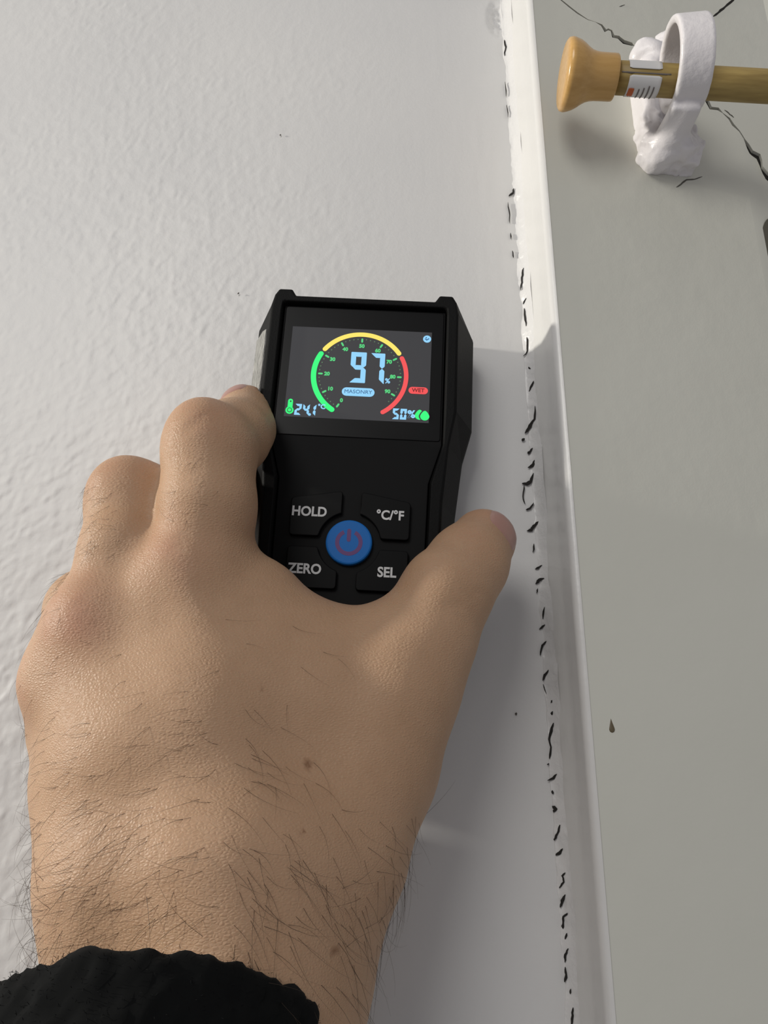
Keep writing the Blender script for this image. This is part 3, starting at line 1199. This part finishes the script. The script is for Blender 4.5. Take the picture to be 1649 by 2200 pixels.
key('key', [(-16.6, -51.1), (-16.8, -40.2), (-2.6, -37.7), (-2.6, -43.6)], (107, 171), 'black key marked HOLD', 'HOLD', -11.5, -44.3, 3.8)
key('key', [(2.6, -43.6), (2.6, -37.7), (16.4, -40.2), (16.3, -51.1)], (9, 73), 'black key marked with temperature units', '°C/°F', 10.8, -44.3, 3.7)
key('key', [(-2.7, -61.2), (-2.7, -65.6), (-15.6, -65.6), (-16.6, -64.4), (-16.6, -54.1)], (191, 251), 'black key marked ZERO', 'ZERO', -11.4, -60.5, 3.8)
key('key', [(16.3, -54.1), (16.3, -64.4), (15.3, -65.6), (2.5, -65.6), (2.5, -61.2)], (289, 349), 'black key marked SEL', 'SEL', 10.7, -60.4, 3.8)
pk = prism('power_key', circle(PC[0], PC[1], 6.35, 56), 24.5, 26.5, M_BLUE, meter, 0.55, smooth=False)
pk['label'] = 'round blue power key'
ringp = []
for i in range(25):
    a = math.radians(118 + 304 * i / 24)
    ringp.append((PC[0] + 3.75 * math.cos(a), PC[1] - 0.1 + 3.75 * math.sin(a)))
for i in range(25):
    a = math.radians(422 - 304 * i / 24)
    ringp.append((PC[0] + 2.65 * math.cos(a), PC[1] - 0.1 + 2.65 * math.sin(a)))
flat('power_symbol', ringp, 26.54, M_POWER, pk)
flat('power_symbol', bar(PC[0] - 0.1, PC[1] + 0.6, PC[0] - 0.1, PC[1] + 3.2, 0.55), 26.54, M_POWER, pk)


# ribbed side grip on the left flank
def flank(name, pts_uvw, material, th=0.35):
    vs = [dev(*p) for p in pts_uvw]
    return vs


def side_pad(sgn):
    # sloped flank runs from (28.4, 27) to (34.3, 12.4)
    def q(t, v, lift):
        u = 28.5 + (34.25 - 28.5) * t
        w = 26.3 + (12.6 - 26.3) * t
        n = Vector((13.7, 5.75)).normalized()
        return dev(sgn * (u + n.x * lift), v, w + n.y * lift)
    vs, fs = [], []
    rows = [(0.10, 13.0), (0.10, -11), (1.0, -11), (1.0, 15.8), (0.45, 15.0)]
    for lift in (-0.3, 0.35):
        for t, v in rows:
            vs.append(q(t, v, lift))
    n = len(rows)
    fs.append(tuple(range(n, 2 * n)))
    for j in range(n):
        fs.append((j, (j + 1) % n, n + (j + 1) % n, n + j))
    o = fix_normals(mesh_obj('side_grip', vs, fs, M_GRIP_LIT if sgn < 0 else M_GRIP, meter))
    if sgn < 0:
        o['label'] = 'side grip painted lighter grey where the lamp strikes it'
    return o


M_GRIP_LIT = mat('lamplit_rubber', (0.2, 0.2, 0.19), 0.8)  # lamp light on the black left flank, painted in as grey
_nt, _nd, _lk, _b = nodes_of(M_GRIP_LIT)
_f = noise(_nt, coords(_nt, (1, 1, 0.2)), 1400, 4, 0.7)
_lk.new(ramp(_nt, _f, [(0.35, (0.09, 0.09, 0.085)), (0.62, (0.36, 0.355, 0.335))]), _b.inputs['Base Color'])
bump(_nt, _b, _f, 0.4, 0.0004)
M_GRIP = mat('grip_rubber', (0.012, 0.012, 0.012), 0.7, **{'Specular IOR Level': 0.2})
_nt, _nd, _lk, _b = nodes_of(M_GRIP)
_n1 = bump(_nt, _b, noise(_nt, coords(_nt, (1, 1, 0.25)), 1600, 3), 0.6, 0.0004)
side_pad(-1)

# ------------------------------------------------------------------ the person's left hand and forearm
person = empty('person', P(470, 1900, 0.058), 'left hand and bare hairy wrist in a black fleece sleeve gripping the moisture meter', 'person')
PL = np.array(person.location)


def N3(px, py, h, r):
    """joint: place in the picture, height off the wall in mm, radius in picture pixels"""
    q = P(px, py, h * MM)
    return (q, r * mm_per_px(px, py, h * MM))


PALM = [
    [(440, 1240, 47, 102), (485, 1500, 50.5, 125), (545, 1800, 52, 155)],
    [(222, 1345, 46, 98), (350, 1580, 50, 125), (470, 1830, 53, 160)],
    [(165, 1455, 42, 82), (262, 1640, 47, 120), (380, 1850, 51, 160)],
    [(158, 1575, 36, 82), (210, 1700, 41, 120), (282, 1870, 46, 168)],
    [(690, 1780, 42, 192), (772, 1630, 39, 162), (850, 1480, 40, 128)],
    [(610, 1395, 41, 98), (820, 1405, 40, 98)],
    [(500, 1480, 44, 120), (740, 1520, 38, 130)],
    [(335, 1222, 43, 74), (345, 1300, 45.5, 98), (430, 1560, 50, 128)],
    [(190, 1400, 43, 80), (300, 1600, 48, 125)],
    [(555, 1300, 41, 92), (640, 1500, 42.5, 126)],
    [(298, 1900, 45, 188), (298, 2080, 47, 172), (300, 2330, 58, 168)],
    [(642, 1880, 42, 188), (622, 2060, 46, 174), (602, 2330, 57, 168)],
    [(505, 1890, 55, 182), (510, 2080, 59.5, 170), (495, 2330, 71, 166)],
    [(290, 1760, 22, 130), (330, 1900, 21, 145), (330, 2300, 28, 150)],
    [(640, 1760, 34, 130), (600, 1900, 24, 150), (580, 2300, 30, 150)],
]
INDEX = [(440, 1240, 47, 102), (447, 1085, 51, 99), (450, 976, 50.5, 96), (500, 938, 39, 78), (521, 922, 33, 66), (527, 884, 24, 57)]
MIDDLE = [(222, 1345, 46, 98), (272, 1185, 46, 94), (292, 1096, 41, 98), (395, 1085, 27, 80), (470, 1070, 20, 66), (510, 1050, 15, 58)]
RING = [(165, 1455, 42, 82), (192, 1312, 27, 88), (300, 1300, 16, 74), (420, 1280, 13, 62)]
PINKY = [(158, 1575, 36, 82), (190, 1480, 22, 74), (310, 1450, 13, 64), (420, 1420, 11, 56)]
THUMB = [(852, 1480, 40, 126), (912, 1368, 40, 106), (964, 1270, 39, 90), (1003, 1213, 34, 82), (1037, 1163, 27, 70)]


def build_hand():
    lo = np.array([-0.16, -0.125, Z0 - 0.125])
    hi = np.array([0.07, -0.0006, Z0 + 0.125])
    fl = Field(lo, hi, 0.00115)

    def chain(js, k):
        g = None
        for a, b in zip(js[:-1], js[1:]):
            (pa, ra), (pb, rb) = N3(*a), N3(*b)
            c = fl.capsule(tuple(pa), tuple(pb), ra, rb)
            g = c if g is None else smin(g, c, k)
        return g
    G = None
    for js in PALM:
        c = chain(js, 0.006)
        G = c if G is None else smin(G, c, 0.011)
    # fingers apart from each other, blended into the palm
    fing = chain(INDEX, 0.003)
    mid = chain(MIDDLE, 0.003)
    G = smin(G, mid, 0.004)
    G = smin(G, chain(RING, 0.003), 0.004)
    G = smin(G, chain(PINKY, 0.003), 0.004)
    G = smin(G, fing, 0.0035)
    G = smin(G, chain(THUMB, 0.004), 0.006)
    # knuckles, tendons, ball of the wrist
    for (px, py, h, r, k) in ((395, 1220, 53.5, 55, 0.010), (196, 1340, 51.5, 56, 0.010), (120, 1470, 45, 48, 0.010), (430, 910, 53.5, 38, 0.009), (262, 1040, 44.5, 40, 0.009), (935, 1262, 44, 42, 0.009)):
        c, rr = N3(px, py, h, r)
        G = smin(G, fl.sphere(c, rr), k)
    for a, b in (((395, 1230, 56.0, 20), (520, 1700, 60.0, 24)), ((205, 1360, 53, 20), (420, 1720, 59, 22))):
        (pa, ra), (pb, rb) = N3(*a), N3(*b)
        G = smin(G, fl.capsule(tuple(pa), tuple(pb), ra, rb), 0.006)
    # the hand lies against the meter, never in it
    ca, sa = math.cos(math.radians(3.0)), math.sin(math.radians(3.0))
    du, dv = fl.X - dev_o.x, fl.Z - dev_o.z
    U, Vv, W = np.abs(du * ca - dv * sa) / MM, (du * sa + dv * ca) / MM, -fl.Y / MM
    base = np.interp(Vv, [-100, -60, -40, -22.5, -11.8, 27], [28.5, 29.2, 29.8, 31.6, 34.3, 34.3])
    hw = base - np.clip(W - 12, 0, 15) * (5.7 / 15)
    body = np.maximum(np.maximum(U - hw, W - 27.2), np.maximum(Vv - 26.6, -100.3 - Vv)) * MM
    G = np.maximum(G, 0.0002 - body)
    # never through the wall
    G = np.maximum(G, (fl.Y + 0.0012) * np.ones_like(G))
    V, F = surface_nets(G, fl.lo, fl.step)
    V = laplace(V, F, 6)
    return V, F


HV, HF = build_hand()
HN = vert_normals(HV, HF)


def project(V):
    d = V - np.array(CAM_POS)
    dep = d[:, 1] * CP + d[:, 2] * SP
    upc = -d[:, 1] * SP + d[:, 2] * CP
    return 824.5 + F_PX * d[:, 0] / dep, 1100 - F_PX * upc / dep


def skin_material():
    m = mat('skin', (0.5, 0.32, 0.2), 0.48)
    nt, nd, lk, b = nodes_of(m)
    v = coords(nt)
    base = ramp(nt, noise(nt, v, 70, 4, 0.6), [(0.25, (0.40, 0.247, 0.148)), (0.75, (0.46, 0.292, 0.182))])
    at = add_node(nt, 'ShaderNodeAttribute', attribute_name='redness')
    mx = add_node(nt, 'ShaderNodeMix', data_type='RGBA')
    lk.new(at.outputs['Fac'], mx.inputs[0])
    lk.new(base, mx.inputs[6])
    mx.inputs[7].default_value = (0.41, 0.185, 0.125, 1)
    mole = add_node(nt, 'ShaderNodeAttribute', attribute_name='mole')
    mx2 = add_node(nt, 'ShaderNodeMix', data_type='RGBA')
    lk.new(mole.outputs['Fac'], mx2.inputs[0])
    lk.new(mx.outputs[2], mx2.inputs[6])
    mx2.inputs[7].default_value = (0.18, 0.085, 0.04, 1)
    lk.new(mx2.outputs[2], b.inputs['Base Color'])
    b.inputs['Subsurface Weight'].default_value = 0.18
    b.inputs['Subsurface Radius'].default_value = (1.0, 0.35, 0.2)
    b.inputs['Subsurface Scale'].default_value = 0.0035
    b.inputs['Specular IOR Level'].default_value = 0.28
    vo = add_node(nt, 'ShaderNodeTexVoronoi', Scale=1500.0, feature='DISTANCE_TO_EDGE')
    mp = add_node(nt, 'ShaderNodeMapping')
    tc = nt.nodes.new('ShaderNodeTexCoord')
    lk.new(tc.outputs['Object'], mp.inputs['Vector'])
    mp.inputs['Scale'].default_value = (0.65, 1, 1.25)
    mp.inputs['Rotation'].default_value = (0, 0.35, 0)
    lk.new(mp.outputs['Vector'], vo.inputs['Vector'])
    n1 = bump(nt, b, vo.outputs['Distance'], 0.5, 0.00035)
    bump(nt, b, noise(nt, v, 320, 4, 0.6), 0.10, 0.0007, n1)
    return m


M_SKIN = skin_material()


def put_attr(me, name, val):
    a = me.attributes.new(name, 'FLOAT', 'POINT')
    a.data.foreach_set('value', np.asarray(val, dtype=np.float32))


def make_hand():
    px, py = project(HV)
    red = np.zeros(len(HV))
    for (x, y, h, rad, s) in ((385, 1195, 56, 8, 0.55), (180, 1330, 54, 9, 0.75), (75, 1475, 46, 7, 0.5), (440, 890, 58, 8, 0.35), (520, 845, 22, 8, 0.5),
                              (1060, 1140, 28, 10, 0.55), (240, 1020, 46, 9, 0.3), (1000, 1190, 38, 9, 0.25), (300, 1020, 38, 10, 0.25)):
        c = np.array(P(x, y, h * MM))
        d = np.linalg.norm(HV - c, axis=1) / (rad * MM)
        red = np.maximum(red, s * np.exp(-d * d))
    red = np.clip(red * (0.8 + 0.5 * vnoise(HV, 220, 2)), 0, 1)
    mole = np.zeros(len(HV))
    front = HN[:, 1] < 0
    for (x, y, r) in ((662, 1642, 9), (718, 2040, 8), (652, 1785, 6), (560, 1480, 3.5), (600, 2100, 4)):
        d = np.hypot(px - x, py - y) / r
        mole = np.maximum(mole, np.where(front, np.clip(1.5 - d, 0, 0.8), 0))
    # creases over the finger joints
    disp = np.zeros(len(HV))

    def crease(x0, y0, x1, y1, n, spread, dep, half):
        nonlocal disp
        dx, dy = x1 - x0, y1 - y0
        L = math.hypot(dx, dy)
        ux, uy = dx / L, dy / L
        for k in range(n):
            off = (k - (n - 1) / 2) * spread
            cx, cy = (x0 + x1) / 2 - uy * off, (y0 + y1) / 2 + ux * off
            s = (px - cx) * ux + (py - cy) * uy
            t = -(px - cx) * uy + (py - cy) * ux + 6 * np.sin(s * 0.05 + k)
            w = np.exp(-(t / half) ** 2) * np.clip(1.2 - np.abs(s) / (L / 2), 0, 1)
            disp -= np.where(front, dep * w, 0)
    crease(375, 925, 470, 895, 2, 15, 0.00035, 4.5)
    crease(940, 1290, 1010, 1330, 2, 22, 0.0003, 5)
    crease(985, 1250, 1040, 1300, 2, 20, 0.00025, 5)
    crease(350, 1205, 420, 1190, 4, 18, 0.00018, 5)
    crease(150, 1330, 220, 1300, 4, 18, 0.00018, 5)
    V2 = HV + HN * disp[:, None]
    me = bpy.data.meshes.new('hand_and_forearm')
    me.from_pydata((V2 - PL).tolist(), [], HF.tolist())
    me.polygons.foreach_set('use_smooth', [True] * len(me.polygons))
    put_attr(me, 'redness', red)
    put_attr(me, 'mole', mole)
    me.materials.append(M_SKIN)
    o = bpy.data.objects.new('hand_and_forearm', me)
    COL.objects.link(o)
    o.parent = person
    return o


hand = make_hand()
HAND_BVH = BVHTree.FromPolygons([Vector(v) for v in HV], [tuple(int(i) for i in f) for f in HF])

# fingernails
M_NAIL = mat('fingernail', (0.36, 0.19, 0.155), 0.3)
M_NAIL.node_tree.nodes['Principled BSDF'].inputs['Subsurface Weight'].default_value = 0.1
M_NAIL.node_tree.nodes['Principled BSDF'].inputs['Subsurface Scale'].default_value = 0.002


def nail(center, along, normal, length, width, label):
    """curved plate laid on the finger: ray-dropped onto the skin"""
    a = Vector(along).normalized()
    n = (Vector(normal) - Vector(normal).dot(a) * a).normalized()
    s = a.cross(n)
    nu, nv = 14, 14
    vs, fs = [], []
    for i in range(nu + 1):
        for j in range(nv + 1):
            u, v = 2 * i / nu - 1, 2 * j / nv - 1
            # squircle
            uu = u * math.sqrt(max(0, 1 - 0.42 * v * v))
            vv = v * math.sqrt(max(0, 1 - 0.42 * u * u))
            o = Vector(center) + a * (uu * length / 2) + s * (vv * width / 2) + n * 0.02
            hit = HAND_BVH.ray_cast(o, -n)
            q = hit[0] if hit[0] is not None else Vector(center)
            e = max(abs(u), abs(v))
            vs.append(q + n * (0.00045 * (1 - e ** 6) - 0.00012))
    for i in range(nu):
        for j in range(nv):
            q = i * (nv + 1) + j
            fs.append((q, q + 1, q + nv + 2, q + nv + 1))
    o = mesh_obj('fingernail', [v - person.location for v in vs], fs, M_NAIL, person, smooth=True)
    fix_normals(o)
    o['label'] = label
    return o


tt, tr = N3(*THUMB[-1])
t_al = N3(*THUMB[-1])[0] - N3(*THUMB[-2])[0]
nail(tt + t_al.normalized() * 0.0015, t_al, (0.56, -0.82, 0.02), 0.0125, 0.0125, 'thumbnail seen from the side')
it, ir = N3(*INDEX[-1])
i_al = N3(*INDEX[-1])[0] - N3(*INDEX[-2])[0]
nail(it + i_al.normalized() * 0.001, i_al, (-0.50, -0.35, 0.80), 0.0095, 0.0100, 'index fingernail')

# ------------------------------------------------------------------ hair on the hand and wrist
M_HAIR = mat('dark_hair', (0.050, 0.030, 0.017), 0.5)


def build_hair():
    px, py = project(HV)
    cnt = 0
    vs, fs = [], []

    def strand(p, n, d, L, r, curl, seg=5):
        nonlocal vs, fs
        d = (d - n * d.dot(n)).normalized()
        side = n.cross(d)
        pts = []
        q = p.copy()
        lift = random.uniform(0.12, 0.42)
        for i in range(seg + 1):
            t = i / seg
            pts.append(q.copy())
            step = d * (1 - 0.15 * t) + n * (lift * (1 - 1.35 * t)) + side * (curl * t)
            q = q + step.normalized() * (L / seg)
        # keep above the skin
        b = len(vs)
        for i, c in enumerate(pts):
            if i:
                hit = HAND_BVH.find_nearest(c)
                if hit[0] is not None and (c - hit[0]).dot(hit[1]) < 0.00012:
                    c = hit[0] + hit[1] * 0.00018
                    pts[i] = c
            rr = r * (1 - 0.75 * i / seg)
            for k in range(3):
                a = 2 * math.pi * k / 3
                vs.append(c + (side * math.cos(a) + n * math.sin(a)) * rr)
        for i in range(seg):
            for k in range(3):
                fs.append((b + i * 3 + k, b + i * 3 + (k + 1) % 3, b + (i + 1) * 3 + (k + 1) % 3, b + (i + 1) * 3 + k))

    sel = np.where((HN[:, 1] < 0.25) & (py > 880) & (py < 2150))[0]
    rng.shuffle(sel)
    target = 0
    for i in sel:
        x, y = px[i], py[i]
        # density
        dens = 0.0
        if y > 1330:
            dens = np.interp(y, [1330, 1450, 1600, 1800, 2000, 2150], [0.03, 0.16, 0.32, 0.6, 0.8, 0.75])
            if x > 560 and y < 1750:
                dens *= np.interp(x, [560, 700, 800, 950], [0.8, 0.5, 0.15, 0.0])
            if x > 560:
                dens *= 0.62
        elif y > 980 and 370 < x < 470 and y < 1130:
            dens = 0.42
        elif 170 < x < 260 and 1040 < y < 1200:
            dens = 0.9
        elif x < 150 and y > 1220:
            dens = 0.5
        if random.random() > dens * 0.15:
            continue
        n = Vector(HN[i])
        p = Vector(HV[i])
        # flow: leftwards and down on the little-finger side, rightwards and down on the thumb side
        t = np.clip((x - 300) / 450, -0.6, 1.0)
        if y < 1330:
            ang = math.radians(random.gauss(215, 28))
        else:
            ang = math.radians(random.gauss(205 + 0 * t, 14)) if x < 470 else math.radians(random.gauss(-28 - 25 * max(0, t), 18))
            if random.random() < 0.12:
                ang += random.gauss(0, 0.8)
        if y > 1950:
            ang += random.gauss(0, 0.35)
        d = Vector((math.cos(ang), 0.0, math.sin(ang)))
        Lm = np.interp(y, [1000, 1300, 1600, 1850, 2100], [0.0045, 0.006, 0.008, 0.0115, 0.014]) * random.uniform(0.55, 1.35)
        r = np.interp(y, [1000, 1600, 2000], [0.00003, 0.000036, 0.000042]) * random.uniform(0.7, 1.15)
        strand(p, n, d, Lm, r, random.gauss(0, 0.75))
        cnt += 1
    o = mesh_obj('arm_hair', [v - person.location for v in vs], fs, M_HAIR, person)
    o['kind'] = 'stuff'
    o['label'] = 'short dark hairs on the hand and wrist'
    print('hairs', cnt)
    return o


build_hair()

# ------------------------------------------------------------------ fleece sleeve
M_FLEECE = mat('black_fleece', (0.0042, 0.0045, 0.0046), 0.95)
_b = M_FLEECE.node_tree.nodes['Principled BSDF']
_b.inputs['Sheen Weight'].default_value = 0.02
_b.inputs['Sheen Roughness'].default_value = 0.5
_b.inputs['Specular IOR Level'].default_value = 0.1


def build_sleeve():
    left = P(-45, 2255, 0.054)
    right = P(742, 2268, 0.052)
    top = P(335, 2030, 0.0830)
    c = (left + right) / 2
    A = (right - left) / 2
    B = top - c
    B = B - A * (B.dot(A) / A.length_squared) * 0.6
    e = Vector((-0.12, -0.42, -0.90)).normalized()
    nphi = 220
    rows = []
    # inner lining -> rolled edge -> outside
    spec = [(0.022, 0.86, 0), (0.008, 0.875, 0), (0.002, 0.90, 0.2), (0.0, 0.94, 0.5), (0.0003, 0.98, 0.8), (0.0018, 1.005, 1)]
    spec += [(0.0018 + s, 1.01 + 0.9 * s + 0.004 * math.sin(s * 260), 1) for s in np.linspace(0.0012, 0.16, 125)]
    V = []
    for (s, k, am) in spec:
        for j in range(nphi):
            ph = 2 * math.pi * j / nphi
            rad = A * math.cos(ph) + B * math.sin(ph)
            V.append(c + rad * k + e * s)
    V = np.array([tuple(v) for v in V])
    n = len(spec)
    a = (np.arange(n - 1)[:, None] * nphi + np.arange(nphi)[None, :])
    b = (np.arange(n - 1)[:, None] * nphi + (np.arange(nphi)[None, :] + 1) % nphi)
    F = np.stack([a.ravel(), b.ravel(), (b + nphi).ravel(), (a + nphi).ravel()], 1)
    N = vert_normals(V, F)
    if (N[-nphi * 20:] * (V[-nphi * 20:] - np.array(c + e * 0.08))).sum() < 0:
        F = F[:, ::-1]
        N = -N
    am = np.repeat([s[2] for s in spec], nphi)
    d = 0.0007 * vnoise(V, 420, 1) + 0.0006 * vnoise(V, 800, 2) + 0.0006 * vnoise(V, 120, 3)
    V = V + N * (d * (0.35 + 0.65 * am))[:, None]
    o = mesh_obj('sleeve', (V - PL).tolist(), F.tolist(), M_FLEECE, person, smooth=True)
    o['label'] = 'black fleece sleeve cuff'
    # pile: short crimped fibres
    vs, fs = [], []
    cand = np.where(np.repeat(np.arange(n), nphi) >= 3)[0]
    rng.shuffle(cand)
    pick = rng.choice(cand, 26000)
    for i in pick:
        p = Vector(V[i]) + Vector((random.gauss(0, 0.0004), random.gauss(0, 0.0004), random.gauss(0, 0.0004)))
        nn = Vector(N[i])
        d = (nn + Vector((random.gauss(0, 0.7), random.gauss(0, 0.7), random.gauss(0, 0.7)))).normalized()
        L = random.uniform(0.0004, 0.0011)
        m = p + d * L * 0.6
        t = m + (d + Vector((random.gauss(0, 0.8), random.gauss(0, 0.8), random.gauss(0, 0.8)))).normalized() * L * 0.5
        s = d.orthogonal().normalized() * 0.000045
        b = len(vs)
        vs += [p - s, p + s, m - s * 0.8, m + s * 0.8, t]
        fs += [(b, b + 1, b + 3, b + 2), (b + 2, b + 3, b + 4)]
    f = mesh_obj('fleece_pile', [v - person.location for v in vs], fs, M_FLEECE, o)
    f['kind'] = 'stuff'
    return o


build_sleeve()
